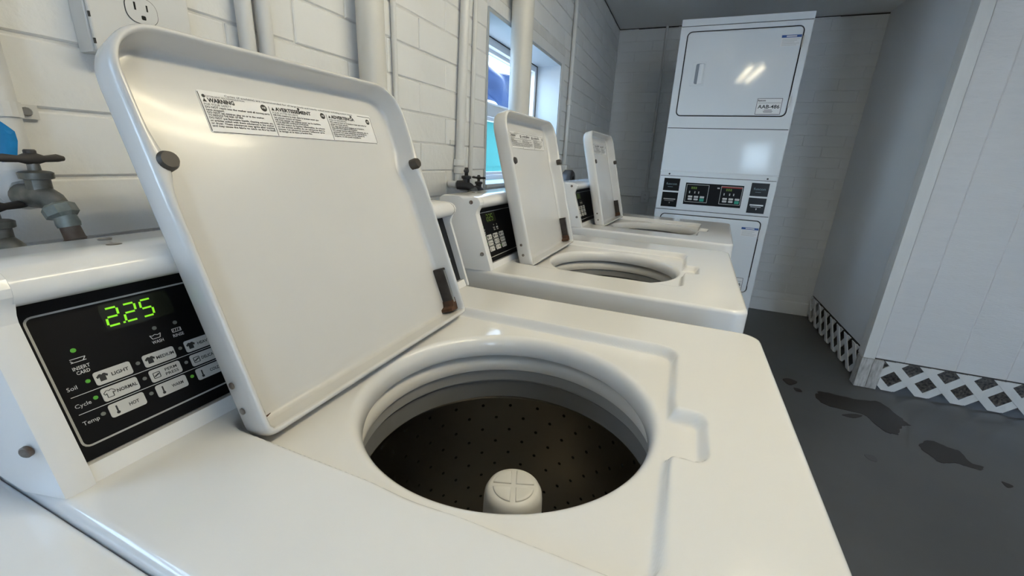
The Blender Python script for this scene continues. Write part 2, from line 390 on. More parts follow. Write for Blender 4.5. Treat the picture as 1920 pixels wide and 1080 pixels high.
w3 = empty('window_3', ((NA + NB) / 2, YN, NC)); struct(w3, 'small window in the wall behind the photographer')
mb = MB(); Fr((0, -.08, 0), (1, 0, 0), (0, 0, 1)).ring(mb, -.22, .22, 0, .48, .03, -.02, .02, r=.001, n=1); mb.build('window_frame', VINYL, w3)
MB().box((-.19, -.083, .03), (.19, -.080, .45)).build('pane', GLASS, w3)
struct(MB().box((-.95, -30, -0.16), (30, YN - .2, -0.12)).box((XFAR + .2, YN - .2, -0.16), (30, 30, -0.12)).build('ground_entrance', GROUND), 'pale ground outside the added doorway')

# ------------------------------------------------------------------ windows
def window(name, y0, y1, z0, z1, label):
    root = empty(name, (XW - .13, (y0 + y1) / 2, z0)); struct(root, label)
    L = lambda mb: (setattr(mb, 'v', [(x - root.location.x, y - root.location.y, z - root.location.z) for x, y, z in mb.v]), mb)[1]
    xf = XW - 0.135; T = 0.012
    mb = MB(); mb.box((xf - .06, y0, z1 - T), (XW + .002, y1, z1)); mb.box((xf - .06, y1 - T, z0), (XW + .002, y1, z1 - T)); mb.box((xf - .06, y0, z0), (XW + .002, y0 + T, z1 - T))
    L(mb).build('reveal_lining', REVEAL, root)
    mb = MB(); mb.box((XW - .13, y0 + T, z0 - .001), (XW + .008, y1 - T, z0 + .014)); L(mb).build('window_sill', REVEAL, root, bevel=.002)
    mb = MB(); mb.box((XW - .012, y0, z1), (XW + .006, y1 + .052, z1 + .045)); mb.box((XW - .012, y1, z0 - .02), (XW + .006, y1 + .052, z1)); L(mb).build('casing', TRIMP, root, bevel=.0015)
    mb = MB(); mb.box((XW - .006, y0, z1 + .0455), (XW + .001, y1 + .056, z1 + .0485)); mb.box((XW - .006, y1 + .0525, z0), (XW + .001, y1 + .0555, z1 + .046)); L(mb).build('casing_gap', GAPDARK, root)
    a, b, c, d = y0 + T, y1 - T, z0 + .014, z1 - T; fw = 0.032
    mb = MB(); mb.box((xf - .05, a, c), (xf, a + fw, d)); mb.box((xf - .05, b - fw, c), (xf, b, d)); mb.box((xf - .05, a + fw, c), (xf, b - fw, c + .022)); mb.box((xf - .05, a + fw, d - fw), (xf, b - fw, d)); L(mb).build('window_frame', VINYL, root, bevel=.0015)
    mb = MB(); mb.box((xf - .002, a + .004, d - .003), (xf + .003, b - .004, d + .001)); mb.box((xf - .002, b - .004, c), (xf + .003, b, d)); L(mb).build('frame_gap', GAPDARK, root)
    zm = z0 + .315
    mb = MB(); mb.box((xf - .045, a + fw, zm - .024), (xf + .004, b - fw, zm + .030)); L(mb).build('meeting_rail', VINYL, root, bevel=.002)
    for (p, q, xo) in ((c + .022, zm - .024, -.018), (zm + .030, d - fw, -.034)):
        fr = Fr((xf + xo, 0, 0), (0, 1, 0), (0, 0, 1)); mb = MB(); fr.ring(mb, a + fw, b - fw, p, q, .014, -.01, .006, r=.0005, n=1); L(mb).build('sash', VINYL, root)
        mb = MB(); mb.box((xf + xo - .002, a + fw + .013, p + .013), (xf + xo, b - fw - .013, q - .013)); L(mb).build('pane', GLASS, root)
    return root
window('window_1', *W1, 'deep-set vinyl sash window behind the middle washer')
window('window_2', *W2, 'deep-set vinyl sash window beside the photographer')

# ------------------------------------------------------------------ outside
gr = MB().box((-30, -25, -0.35), (-0.95, 40, -0.3)).build('ground_outside', GROUND); struct(gr, 'pale ground outside the window')
ob = empty('outbuilding', (-3.0, 6.0, -0.3)); tag(ob, 'turquoise outbuilding seen through the lower window sash', 'building')
MB().box((-.4, -4.5, 0), (0, 6.0, 2.0)).build('wall', TURQ, ob)
MB().box((-.01, -4.5, 1.32), (.008, 6.0, 1.335)).box((-.01, -4.5, .6), (.008, 6.0, .615)).build('seam', TURQ, ob)
MB().box((-.45, -4.55, 2.0), (.06, 6.05, 2.10)).build('coping', EXTW, ob, bevel=.01)
aw = empty('awning', (-2.50, 6.0, 2.50)); tag(aw, 'pale corrugated awning above the blue tarp outside', 'awning')
MB().box((-.05, -4.5, -0.10), (0, 6.0, 0.04)).build('fascia', EXTW, aw)
mb = MB(); n = 120
mb.loft([[(x, -4.5 + 10.5 * k / n, z + .02 * math.sin(k * 1.9) + dz) for x, z, dz in ((-.05, .20, 0), (.30, .06, 0), (.30, .06, .012), (-.05, .20, .012))] for k in range(n + 1)])
mb.build('corrugated_sheet', EXTW, aw)
for y in (-4.4, 0.4, 5.8): MB().box((-.06, y, -2.76), (0, y + .08, -.1)).build('post', EXTW, aw)
mb = MB(); nu, nv = 90, 14; vs = []; fs = []
for i in range(nu + 1):
    for j in range(nv + 1):
        u, v = i / nu, j / nv
        vs.append((-2.70 + .06 * math.sin(u * 46 + v * 7) * (1 - .4 * v) + .03 * math.sin(u * 17 - v * 9), 2.0 + 8 * u, 1.84 + .52 * v - .07 * (1 - v) * math.sin(u * 11)))
for i in range(nu):
    for j in range(nv): q = i * (nv + 1) + j; fs.append((q, q + nv + 1, q + nv + 2, q + 1))
mb.add(vs, fs); tp = mb.build('tarp', TARP, smooth=60); tag(tp, 'blue tarp hanging in folds outside the upper sash', 'tarp')
so_ = tp.modifiers.new('thick', 'SOLIDIFY'); so_.thickness = .004

# ------------------------------------------------------------------ ceiling lamp
lamp = empty('fluorescent_lamp', (0.478, 0.77, ZT)); tag(lamp, 'two-tube fluorescent lamp hanging above the washers', 'lamp')
MB().box((-.085, -.64, -.155), (.085, .64, -.115)).build('housing', HOUSING, lamp, bevel=.006)
for yy in (-.45, .45): MB().tube([(0, yy, -.116), (0, yy, -.0005)], .008, 12).build('stem', HOUSING, lamp)
for sx_ in (-.058, .058):
    MB().tube([(sx_, -.605, -.184), (sx_, .605, -.184)], .0135, 20).build('tube', TUBE, lamp, smooth=40)
    for yy in (-.620, .605): MB().box((sx_ - .016, yy, -.203), (sx_ + .016, yy + .015, -.154)).build('socket', HOUSING, lamp, bevel=.003)

# ================================================================== WASHERS
H = 0.914
OX, OY = -0.20, 0.4455                                      # washer origin on the floor
def lw(p): return (p[0] - OX, p[1] - OY, p[2])
def sstep(a, b, t):
    t = min(1, max(0, (t - a) / (b - a))); return t * t * (3 - 2 * t)
def sdrr(x, y, x0, x1, y0, y1, r):
    qx, qy = abs(x - (x0 + x1) / 2) - (x1 - x0) / 2 + r, abs(y - (y0 + y1) / 2) - (y1 - y0) / 2 + r
    return math.hypot(max(qx, 0), max(qy, 0)) + min(max(qx, qy), 0) - r
WX0, WX1, WY0, WY1 = -0.545, 0.156, 0.108, 0.783
HC, HR = (-0.172, 0.434), 0.177
RD = 0.0165
def top_height(x, y):
    d = sdrr(x, y, -0.410, 0.028, 0.229, 0.658, 0.03)
    a = sstep(0.0, -0.010, d)
    nd = sdrr(x, y, -0.02, 0.064, 0.383, 0.478, 0.018)
    b = sstep(0.0, -0.012, nd)
    # recess fades out towards the hinge, where the deck comes up to the lid
    fade = 1.0
    return -RD * max(a * fade, b * 0.92)
def make_top():
    na, nr = 384, 96
    secs = []
    for i in range(na):
        a = 2 * PI * i / na; dx, dy = math.cos(a), math.sin(a)
        # distance to the outer rounded rectangle by bisection
        lo, hi = 0.1, 1.2
        for _ in range(34):
            m = (lo + hi) / 2
            if sdrr(HC[0] + dx * m, HC[1] + dy * m, WX0, WX1, WY0, WY1, .028) < 0: lo = m
            else: hi = m
        ro = lo; col = []
        for (r, z) in ((HR + .006, -.050), (HR + .0015, -.049), (HR, -.046), (HR, -.036)): col.append((HC[0] + dx * r, HC[1] + dy * r, H + z))
        FR = 0.0125
        for k in range(1, 9):
            t = .5 * PI * k / 8; r = HR + FR * (1 - math.cos(t)); z = -.036 + (.036 - RD) * math.sin(t)
            col.append((HC[0] + dx * r, HC[1] + dy * r, H + z))
        r1 = HR + FR; r2 = ro - 0.009
        for k in range(1, nr + 1):
            r = r1 + (r2 - r1) * k / nr; x, y = HC[0] + dx * r, HC[1] + dy * r
            h = top_height(x, y); e = sstep(r1 + .02, r1, r)
            col.append((x, y, H + h * (1 - e) - RD * e))
        for k in range(1, 7):
            t = .5 * PI * k / 6; r = r2 + .009 * math.sin(t); z = -.009 * (1 - math.cos(t)); col.append((HC[0] + dx * r, HC[1] + dy * r, H + z))
        col.append((HC[0] + dx * ro, HC[1] + dy * ro, H - .058)); col.append((HC[0] + dx * (ro - .004), HC[1] + dy * (ro - .004), H - .060))
        secs.append([lw(p) for p in col])
    m = len(secs[0]); mb = MB(); vs = [p for s_ in secs for p in s_]; fs = []
    for i in range(na):
        j = (i + 1) % na
        for k in range(m - 1): fs.append((i * m + k, i * m + k + 1, j * m + k + 1, j * m + k))
    mb.add(vs, fs); return mb

washer = empty('washing_machine', (OX, OY, 0))
make_top().build('top_panel', ENAMEL, washer, smooth=50)
mb = MB()
sec = lambda z: [lw((x, y, z)) for x, y in rrect(WX0 + .004, WX1 - .004, WY0 + .004, WY1 - .004, .022, 6)]
mb.loft([sec(.03), sec(H - .057)], True, False); mb.build('cabinet', ENAMEL, washer, smooth=40)
for fx in (WX0 + .05, WX1 - .05):
    for fy in (WY0 + .05, WY1 - .05): MB().lathe([(.022, 0), (.022, .012), (.012, .014), (.012, .035)], lw((fx, fy, 0)), 16, cap0=True, cap1=True).build('foot', RUBBER, washer)
# tub
c3 = lw((HC[0] + .004, HC[1], H))
MB().lathe([(.225, -.064), (.215, -.0545), (.204, -.052), (.194, -.055), (.187, -.062), (.184, -.072), (.186, -.080), (.20, -.084), (.225, -.084)], c3, 96).build('tub_ring', TUBW, washer, smooth=50)
MB().lathe([(.196, -.080), (.190, -.083), (.190, -.101), (.1955, -.105), (.1955, -.1385), (.202, -.141), (.220, -.141), (.222, -.08)], c3, 96).build('balance_ring', TUBG, washer, smooth=30)
MB().lathe([(.1965, -.106), (.1950, -.107), (.1950, -.138), (.1965, -.139)], c3, 96).build('balance_band', TUBD, washer, smooth=30)
MB().lathe([(.219, -.146), (.2095, -.1465), (.2080, -.1475), (.2095, -.151), (.2115, -.153), (.2115, -.445), (.20, -.46), (.03, -.462)], c3, 128).build('basket', BASKET, washer, smooth=40)
MB().lathe([(.255, -.06), (.255, -.50), (.0, -.50)], c3, 64).build('outer_tub', TUBD, washer, smooth=40)
mb = MB(); nh = 26
for row in range(11):
    z = -.168 - .0262 * row
    for k in range(nh):
        a = 2 * PI * (k + (.5 if row % 2 else 0)) / nh; rr = .2111
        q = Vector((c3[0] + rr * math.cos(a), c3[1] + rr * math.sin(a), H + z)); N = Vector((-math.cos(a), -math.sin(a), 0)); U = Vector((-math.sin(a), math.cos(a), 0)); V = Vector((0, 0, 1))
        mb.add([q + U * .0031 * math.cos(t * PI / 4) + V * .0031 * math.sin(t * PI / 4) for t in range(8)], [tuple(range(8))])
pf = mb.build('perforation_holes', HOLE, washer); pf['kind'] = 'stuff'
ca = lw((-0.157, 0.436, H))
ag = MB().lathe([(.09, -.46), (.062, -.42), (.047, -.34), (.0425, -.24), (.0405, -.1735), (.0395, -.165), (.036, -.158), (.031, -.1555), (.0, -.1555)], ca, 56).build('agitator', AGIT, washer, smooth=50)
for k in range(4):
    a0 = k * PI / 2 + .12 + .35; a1 = (k + 1) * PI / 2 - .12 + .35; n = 10
    out = [Vector((ca[0] + .0045 * math.cos((a0 + a1) / 2), ca[1] + .0045 * math.sin((a0 + a1) / 2), 0))] + [Vector((ca[0] + .0285 * math.cos(a0 + (a1 - a0) * i / n), ca[1] + .0285 * math.sin(a0 + (a1 - a0) * i / n), 0)) for i in range(n + 1)]
    cen = sum(out, Vector()) / len(out); mb = MB()
    mb.loft([[p + Vector((0, 0, H - .1556)) for p in out], [cen + (p - cen) * .97 + Vector((0, 0, H - .1541)) for p in out], [cen + (p - cen) * .88 + Vector((0, 0, H - .1536)) for p in out]]); mb.build('cap_segment', AGIT, ag, smooth=50)
for k in range(4):
    a = k * PI / 2 + .7
    MB().loft([[(ca[0] + r * math.cos(a + s_), ca[1] + r * math.sin(a + s_), H + z) for r, s_ in ((.03, -.12), (.105 if z < -.40 else .05, -.03), (.105 if z < -.40 else .05, .03), (.03, .12))] for z in (-.455, -.42, -.36, -.28)]).build('fin', AGIT, ag)

# console ---------------------------------------------------------------
def nose(dx=0.0):
    return [(-.470 + dx, 1.0595), (-.4625 + dx, 1.0625), (-.4555 + dx, 1.067), (-.451 + dx, 1.073), (-.450 + dx, 1.080), (-.4535 + dx, 1.0865), (-.460 + dx, 1.0905), (-.470 + dx, 1.0925), (-.490 + dx, 1.093)]
PO, PE = Vector((-.430, 0, .914)), Vector((-.051, 0, .146)).normalized()
PF = Fr((PO.x - OX, -OY, PO.z), (0, 1, 0), (PE.x, 0, PE.z))   # panel frame: u = world y, v = up the slope, normal towards the user
pp = lambda v, w=0.0: (PO.x + PE.x * v + PE.z * w, PO.z + PE.z * v - PE.x * w)
bot = [(-.560, .914), (-.419, .914), pp(.008, .0095), pp(.0115, .0085), pp(.0127, -.003)]
prof = bot + [pp(.1535, -.003), pp(.1555, .0005)] + nose()[1:] + [(-.552, 1.0915), (-.560, 1.086)]
mb = MB(); mb.loft([[lw((x, y, z)) for x, z in prof] for y in (.1305, .7800)])
con = mb.build('console', ENAMEL, washer, smooth=40)
mb = MB(); mb.loft([[lw((x, y, z)) for x, z in prof] for y in (.7801, .7814)]); mb.build('cap_gap', GAPDARK, washer)
capf = [(-.560, .914), (-.4165, .914), (-.4165, .918), (-.461, 1.050), (-.4605, 1.056)] + nose()[2:] + [(-.552, 1.0915), (-.560, 1.086)]
def cap_sec(y, pull, shrink=0.0):
    out = []
    for x, z in capf:
        f = min(1, max(0, (x + .53) / .07)); out.append(lw((x - pull * f, y, z - (shrink if z > 1.0 else 0))))
    return out
for (ya, yb, yc, yd) in ((.1040, .1130, .128, .132), (.7980, .7880, .785, .7815)):
    mb = MB(); mb.loft([cap_sec(ya, .040, .001), cap_sec(yb, .0015), cap_sec(yb + (yc - yb) * .3, .0002), cap_sec(yc, 0), cap_sec(yd, .0008)])
    ec = mb.build('end_cap', ENAMEL, washer, smooth=22)
    sg = -1 if ya < .4 else 1
    for (rx, rz) in ((-.4385, .955), (-.4715, 1.079)):
        t = .62; yy = ya + (yb - ya) * .45; N = Vector((.42, sg * .9, 0)).normalized(); U = Vector((0, 0, 1)); V = N.cross(U)
        q = Vector(lw((rx - .002, yy, rz)))
        MB().disc(q - N * .0012, U, V, N, .0048, .0032, 16).build('rivet', RUSTM, ec, smooth=40)
# control panel
mb = MB(); PF.rect(mb, .1315, .600, .0130, .1532, -.0028, .0); cp = mb.build('control_panel', BLACKM, washer)
mb = MB(); PF.ring(mb, .1375, .594, .0240, .1420, .0016, 0, .0003, r=.006); mb.build('border_line', GREYLINE, cp)
mb = MB(); PF.rect(mb, .1840, .2400, .1135, .1385, 0, .0003, .004); mb.build('display_window', SMOKE, cp)
def seg7(mb, ch, u, v, w_, h_, t, sl=.10):
    T_ = {'2': 'abged', '5': 'afgcd'}[ch]
    def P(a, b):
        a = (u + a[0] * w_ + sl * a[1] * h_, v + a[1] * h_); b = (u + b[0] * w_ + sl * b[1] * h_, v + b[1] * h_); PF.line(mb, a, b, t, .0003, .0006)
    E_ = {'a': ((.1, 1), (.9, 1)), 'b': ((1, .93), (1, .57)), 'c': ((1, .43), (1, .07)), 'd': ((.1, 0), (.9, 0)), 'e': ((0, .43), (0, .07)), 'f': ((0, .93), (0, .57)), 'g': ((.1, .5), (.9, .5))}
    for s_ in T_: P(*E_[s_])
mb = MB(); seg7(mb, '2', .1864, .1178, .0092, .0160, .0017); seg7(mb, '2', .2000, .1178, .0092, .0160, .0017); seg7(mb, '5', .2136, .1178, .0092, .0160, .0017); PF.rect(mb, .1974, .1991, .1170, .1187, .0003, .0006)
dig = mb.build('digits', DIGIT, cp)
mb = MB(); wt = MB(); ink = MB()
rows = ((.0763, ('LIGHT', 'MEDIUM', 'HEAVY'), 'Soil'), (.0605, ('NORMAL', 'PERM PRESS', 'DELICATE'), 'Cycle'), (.0448, ('HOT', 'WARM', 'COLD'), 'Temp'))
bms = []
for ri, (v, names, head) in enumerate(rows):
    text(wt, PF, head, .1436, v - .0022, .0034, w=.0003)
    for ci, nm in enumerate(names):
        u0 = .1622 + ci * .0368
        b_ = MB(); PF.rect(b_, u0, u0 + .0270, v - .0061, v + .0061, 0, .0006, .002, 4); b_.build('button', BTN, cp)
        if nm == 'PERM PRESS':
            text(ink, PF, 'PERM', u0 + .0182, v + .0007, .0028, .0105, 'c', .0008, .012); text(ink, PF, 'PRESS', u0 + .0182, v - .0037, .0028, .0115, 'c', .0008, .012)
        else: text(ink, PF, nm, u0 + .0182, v - .0015, .0030, min(.0160, .0030 * len(nm) * .85), 'c', .0008, .024)
        # pictogram: shirt, or thermometer on the bottom row
        iu, iv = u0 + .0055, v
        if ri < 2:
            sh = [(-.0022, -.0032), (.0022, -.0032), (.0022, .0008), (.0034, -.0002), (.0042, .0014), (.0020, .0034), (.0009, .0034), (0, .0026), (-.0009, .0034), (-.0020, .0034), (-.0042, .0014), (-.0034, -.0002), (-.0022, .0008)]
            if ci == 0 and ri == 1:
                for i in range(len(sh)): PF.line(ink, (iu + sh[i][0], iv + sh[i][1]), (iu + sh[(i + 1) % len(sh)][0], iv + sh[(i + 1) % len(sh)][1]), .0005, .0006, .0008)
            elif ri == 1:
                PF.ring(ink, iu - .003, iu + .003, iv - .003, iv + .003, .0006, .0006, .0008, r=.0008); PF.line(ink, (iu - .002, iv - .001), (iu + .002, iv + .001), .0012, .0006, .0008)
            else:
                PF.plate(ink, [(iu + a, iv + b) for a, b in sh], .0006, .0008)
        else:
            PF.rect(ink, iu - .0006, iu + .0006, iv - .0030, iv + .0036, .0006, .0008, .0004, 2); PF.rect(ink, iu - .0013, iu + .0013, iv - .0042, iv - .0016, .0006, .0008, .0012, 4)
        on = (ri, ci) in ((0, 0), (1, 0), (2, 2))
        d_ = MB(); d_.disc(PF.p(u0 - .0042, v + .001), PF.U, PF.V, PF.N, .0017, .0006, 14); d_.build('indicator_light', LEDON if on else LEDOFF, cp)
for a in (.0684, .0526): PF.line(wt, (.1438, a), (.2640, a), .0005, 0, .0003)
ink.build('button_lettering', INK, cp)
text(wt, PF, 'INSERT', .1580, .0892, .0030, .0115, 'c', .0003, .01); text(wt, PF, 'CARD', .1580, .0850, .0030, .0090, 'c', .0003, .01)
for a in (-.0018, .0012): PF.line(wt, (.1530, .0978 + a), (.1632, .0978 + a), .0005, 0, .0003)
PF.line(wt, (.1545, .0960), (.1530, .0978), .0005, 0, .0003); PF.line(wt, (.1632, .0990), (.1612, .0962), .0005, 0, .0003)
text(wt, PF, 'WASH', .2165, .0898, .0030, .0098, 'c', .0003, .01); text(wt, PF, 'RINSE', .2350, .0898, .0030, .0098, 'c', .0003, .01)
for a, b in (((.2118, .0985), (.2132, .0946)), ((.2132, .0946), (.2196, .0946)), ((.2196, .0946), (.2210, .0985)), ((.2118, .0985), (.2138, .0975)), ((.2138, .0975), (.2160, .0985)), ((.2160, .0985), (.2185, .0975)), ((.2185, .0975), (.2210, .0985))): PF.line(wt, a, b, .0005, 0, .0003)
PF.ring(wt, .2308, .2392, .0946, .0985, .0005, 0, .0003, r=.0006)
for k in range(4): PF.line(wt, (.2318 + .002 * k, .0956), (.2326 + .002 * k, .0976), .0004, 0, .0003)
wt.build('panel_lettering', WHITEPR, cp)
for u, v, on in ((.1578, .1062, 1), (.2180, .1045, 0), (.2362, .1040, 0)):
    d_ = MB(); d_.disc(PF.p(u, v), PF.U, PF.V, PF.N, .0019, .0006, 14); d_.build('indicator_light', LEDON if on else LEDOFF, cp)
# card reader at the far end of the console
mb = MB(); PF.rect(mb, .604, .7798, .0130, .1532, -.0028, .0004); cr_ = mb.build('card_reader', BLACKP, washer)
mb = MB(); PF.rect(mb, .700, .758, .0605, .0665, .0004, .004, .002); PF.rect(mb, .751, .758, .052, .0665, .0004, .003, .001); mb.build('slot_bezel', STEEL, cr_, smooth=40)
mb = MB(); PF.rect(mb, .704, .750, .0535, .0595, .0004, .0012); mb.build('card_slot', HOLE, cr_)
for a, b, c, d in ((.700, .758, .0440, .0452), (.730, .744, .082, .084), (.732, .739, .090, .092)):
    mb = MB(); PF.rect(mb, a, b, c, d, .0004, .0010); mb.build('slot_mark', GREYLINE, cr_)
# marks and screws on the console top
for (x, y, r) in ((-.499, .218, .0060), (-.532, .226, .0055)): MB().disc(lw((x, y, 1.0922)), (1, 0, 0), (0, 1, 0), (0, 0, 1), r, .0012, 14).build('screw', RUSTM, con)

# lid --------------------------------------------------------------------
LW, LL, LT = .413, .412, math.radians(20.5)
lid = None
def lid_build():
    global lid
    f = Fr((0, 0, 0), (0, 1, 0), (0, 0, 1))                  # lid upright; u along the hinge, v up, normal +x towards the user
    def ol(off, bump=0.0):
        pts = rrect(off, LW - off, off, LL - off, (max(.012 - off, .003), max(.012 - off, .003), max(.052 - off, .02), max(.052 - off, .02)), 10)
        out = []
        # refine the long sides so the rim can swell round the bumpers
        for i in range(len(pts)):
            a, b = pts[i], pts[(i + 1) % len(pts)]
            n_ = max(1, int(math.dist(a, b) / .008))
            for k in range(n_): out.append((a[0] + (b[0] - a[0]) * k / n_, a[1] + (b[1] - a[1]) * k / n_))
        res = []
        for u, v in out:
            if bump:
                g = bump * math.exp(-((v - .278) / .022) ** 2)
                if u < off + .004: u += g
                elif u > LW - off - .004: u -= g
            res.append((u, v))
        return res
    base = ol(.012, .010); n0 = len(base)
    def resample(pts):
        # same count everywhere, by arc parameter
        L_ = [0]
        for i in range(len(pts)): L_.append(L_[-1] + math.dist(pts[i], pts[(i + 1) % len(pts)]))
        out = []
        N_ = 260
        for k in range(N_):
            s_ = L_[-1] * k / N_; i = max(j for j in range(len(pts)) if L_[j] <= s_ + 1e-9)
            a, b = pts[i], pts[(i + 1) % len(pts)]; d_ = max(1e-9, L_[i + 1] - L_[i]); t = (s_ - L_[i]) / d_
            out.append((a[0] + (b[0] - a[0]) * t, a[1] + (b[1] - a[1]) * t))
        return out
    secs = []
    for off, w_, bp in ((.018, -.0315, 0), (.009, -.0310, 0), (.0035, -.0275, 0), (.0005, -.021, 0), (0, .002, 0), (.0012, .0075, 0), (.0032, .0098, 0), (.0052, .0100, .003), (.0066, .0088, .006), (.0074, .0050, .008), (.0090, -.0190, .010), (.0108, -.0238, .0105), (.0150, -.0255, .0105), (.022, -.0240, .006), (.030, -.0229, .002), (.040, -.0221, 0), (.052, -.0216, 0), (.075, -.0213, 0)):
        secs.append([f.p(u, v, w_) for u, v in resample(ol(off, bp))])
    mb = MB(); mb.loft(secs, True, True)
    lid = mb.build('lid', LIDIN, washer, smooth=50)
    lid.location = lw((-.354, .2345, .9065)); lid.rotation_euler = (0, -LT, 0)
    # bumpers, screws, hinges
    for u in (.0125, LW - .0125):
        MB().disc(f.p(u, .280, .0005), f.U, f.V, f.N, .0092, .0140, 22).build('bumper', RUBBER, lid, smooth=50)
    for v in (.034, .062): MB().disc(f.p(-.0006, v, -.012), f.V, f.N, (0, -1, 0), .0036, .0016, 14).build('hinge_screw', RUSTM, lid, smooth=40)
    mb = MB(); f.rect(mb, LW - .0175, LW - .0085, .012, .092, -.0245, -.0030, .002); br = mb.build('hinge_bracket', SHADEM, lid, bevel=.001)  # bracket plate coloured dark to carry the shadow gap beside the strap
    mb = MB(); f.rect(mb, LW - .0158, LW - .0112, .026, .088, -.0030, -.0016, .0015); mb.build('hinge_strap', STEEL, lid)
    mb = MB(); f.plate(mb, [(LW - .030, .0125), (LW - .010, .0115), (LW - .0085, .020), (LW - .0085, .034), (LW - .018, .030), (LW - .021, .021), (LW - .029, .018)], -.0250, -.0020); mb.build('hinge_rust', RUST, lid, smooth=40)
    mb = MB(); mb.tube([f.p(.0125 + .0075 * math.sin(t * PI / 8), .021 + .010 * math.cos(t * PI / 8), -.0170) for t in range(9)], .0016, 8); mb.build('hinge_hook', RUSTM, lid, smooth=50)
    mb = MB(); f.plate(mb, [(.0125, .0125), (.026, .0128), (.031, .0145), (.022, .0140), (.0165, .0150), (.0150, .0180), (.0125, .0170)], -.0255, -.0236); mb.build('rust_stain', RUST, lid)
    # warning label
    L0, L1, V0, V1 = .085, .356, .3215, .3680
    F2 = Fr(f.p(0, 0, -.0212), f.U, f.V)
    mb = MB(); F2.rect(mb, L0, L1, V0, V1, -.0015, .0004, .003); lab = mb.build('warning_label', PAPER, lid)
    ik = MB(); k0, k1 = .0004, .0006
    for a, b in (((L0 + .002, V0 + .001), (L1 - .002, V0 + .001)), ((L0 + .0012, V0 + .002), (L0 + .0012, V1 - .002)), ((L1 - .0012, V0 + .002), (L1 - .0012, V1 - .0040)), ((L1 - .030, V1 - .0035), (L1 - .002, V1 - .0035))): F2.line(ik, a, b, .0007, k0, k1)
    text(ik, F2, 'Cycles (if available) are recommended for all large loads and heavily soiled loads including cotton items', L0 + .030, V1 - .0042, .0022, .200, 'l', k1, .008)
    c1, c2 = L0 + .0835, L0 + .176
    for c_ in (c1, c2): F2.line(ik, (c_, V0 + .002), (c_, V1 - .0080), .0006, k0, k1)
    def column(u0, u1, head, sub, lines, tri):
        v = V1 - .0125
        F2.plate(ik, [(u0, v), (u0 + .0042, v), (u0 + .0021, v + .0040)], k0, k1)
        text(ik, F2, head, u0 + .0052, v, .0044, min(u1 - u0 - .019, len(head) * .0043), 'l', k1, .045)
        text(ik, F2, sub, u0, v - .0037, .0023, min(u1 - u0 - .03, len(sub) * .0020), 'l', k1, .004)
        n_ = len(lines); y_ = v - .0066
        for s_ in lines:
            text(ik, F2, s_, u0, y_, .0021, min(u1 - u0 - .001, len(s_) * .00152), 'l', k1, .028); y_ -= .00292
        ik.disc(F2.p(u1 - .0065, V1 - .0110, k0), F2.U, F2.V, F2.N, .0042, .0002, 18)
        ik.disc(F2.p(u0 + .0025 + (u1 - u0) * tri, V1 - .0062, k0), F2.U, F2.V, F2.N, .0019, .0002, 12)
    column(L0 + .0035, c1 - .001, 'WARNING', 'FOR YOUR SAFETY', ['DO NOT reach into the washer until all moving parts', 'have stopped.', 'DO NOT let children play on or in the washer.', 'TO REDUCE THE RISK OF FIRE', 'DO NOT put flammable liquids, cleaning solvents, etc.', 'or articles soiled with these substances in the washer', 'or dryer. These substances may ignite after wetting', 'and may cause the fabric to catch on fire by itself.'], 0.0)
    column(c1 + .003, c2 - .001, 'AVERTISSEMENT', 'POUR VOTRE SECURITE', ['NE PAS mettre la main dans la laveuse avant que', 'les pieces soient arretees.', 'NE PAS laisser les enfants jouer sur la machine.', 'POUR REDUIRE LE RISQUE D\'INCENDIE', 'NE PAS mettre de liquides inflammables, de solvants', 'ou des articles souilles de ces substances dans la', 'laveuse. Ces substances peuvent s\'enflammer apres', 'le lavage et le tissu prendre feu.'], .45)
    column(c2 + .003, L1 - .003, 'ADVERTENCIA', 'PARA SU SEGURIDAD', ['NO meta la mano en la lavadora hasta que todas las', 'piezas se hayan parado.', 'NO deje que los ninos jueguen en la lavadora.', 'PARA REDUCIR EL RIESGO DE INCENDIO', 'NO ponga liquidos inflamables, solventes, etc. ni', 'articulos con estas sustancias en la lavadora.', 'Estas sustancias pueden prender despues de', 'mojarse y la tela puede incendiarse.'], .50)
    text(ik, F2, 'DETERGENT RECOMMENDATION', L0 + .0085, V1 - .0072, .0019, .044, 'l', k1)
    ik.build('label_lettering', INK, lid)
    pr = MB()
    for u0 in (c1 - .0075, c2 - .0075, L1 - .0095): text(pr, F2, 'HE', u0, V1 - .0120, .0024, .0048, 'c', .0008, .02)
    pr.build('label_emblem', PAPER, lid)
lid_build()
tag(washer, 'nearest white top-loading washer, open lid, green display reading 2.25', 'washing machine', 'top-loading washers in a row')
def another(dx, dy, rz, dz, lab, lean, hx):
    r = copy_tree(washer); r.location = (OX + dx, OY + dy, dz); r.rotation_euler = (0, 0, rz); r['label'] = lab
    for ch in r.children:
        nm = ch.name.split('.')[0]
        if nm == 'foot': ch.location.z = -dz
        if nm == 'lid': ch.rotation_euler = (0, -math.radians(lean), 0); ch.location.x += hx
        if nm == 'control_panel':
            for g in ch.children:
                if g.name.split('.')[0] == 'digits': g.data = g.data.copy(); g.data.materials[0] = DIMDIG
    return r
another(0.004, 0.791, -0.0204, 0.0027, 'middle white top-loading washer with open lid, in front of the window', 15.0, -.006)
another(0.054, 1.591, -0.0589, 0.0098, 'farthest white top-loading washer with open lid, nearest the stacked dryer', 14.5, -.006)

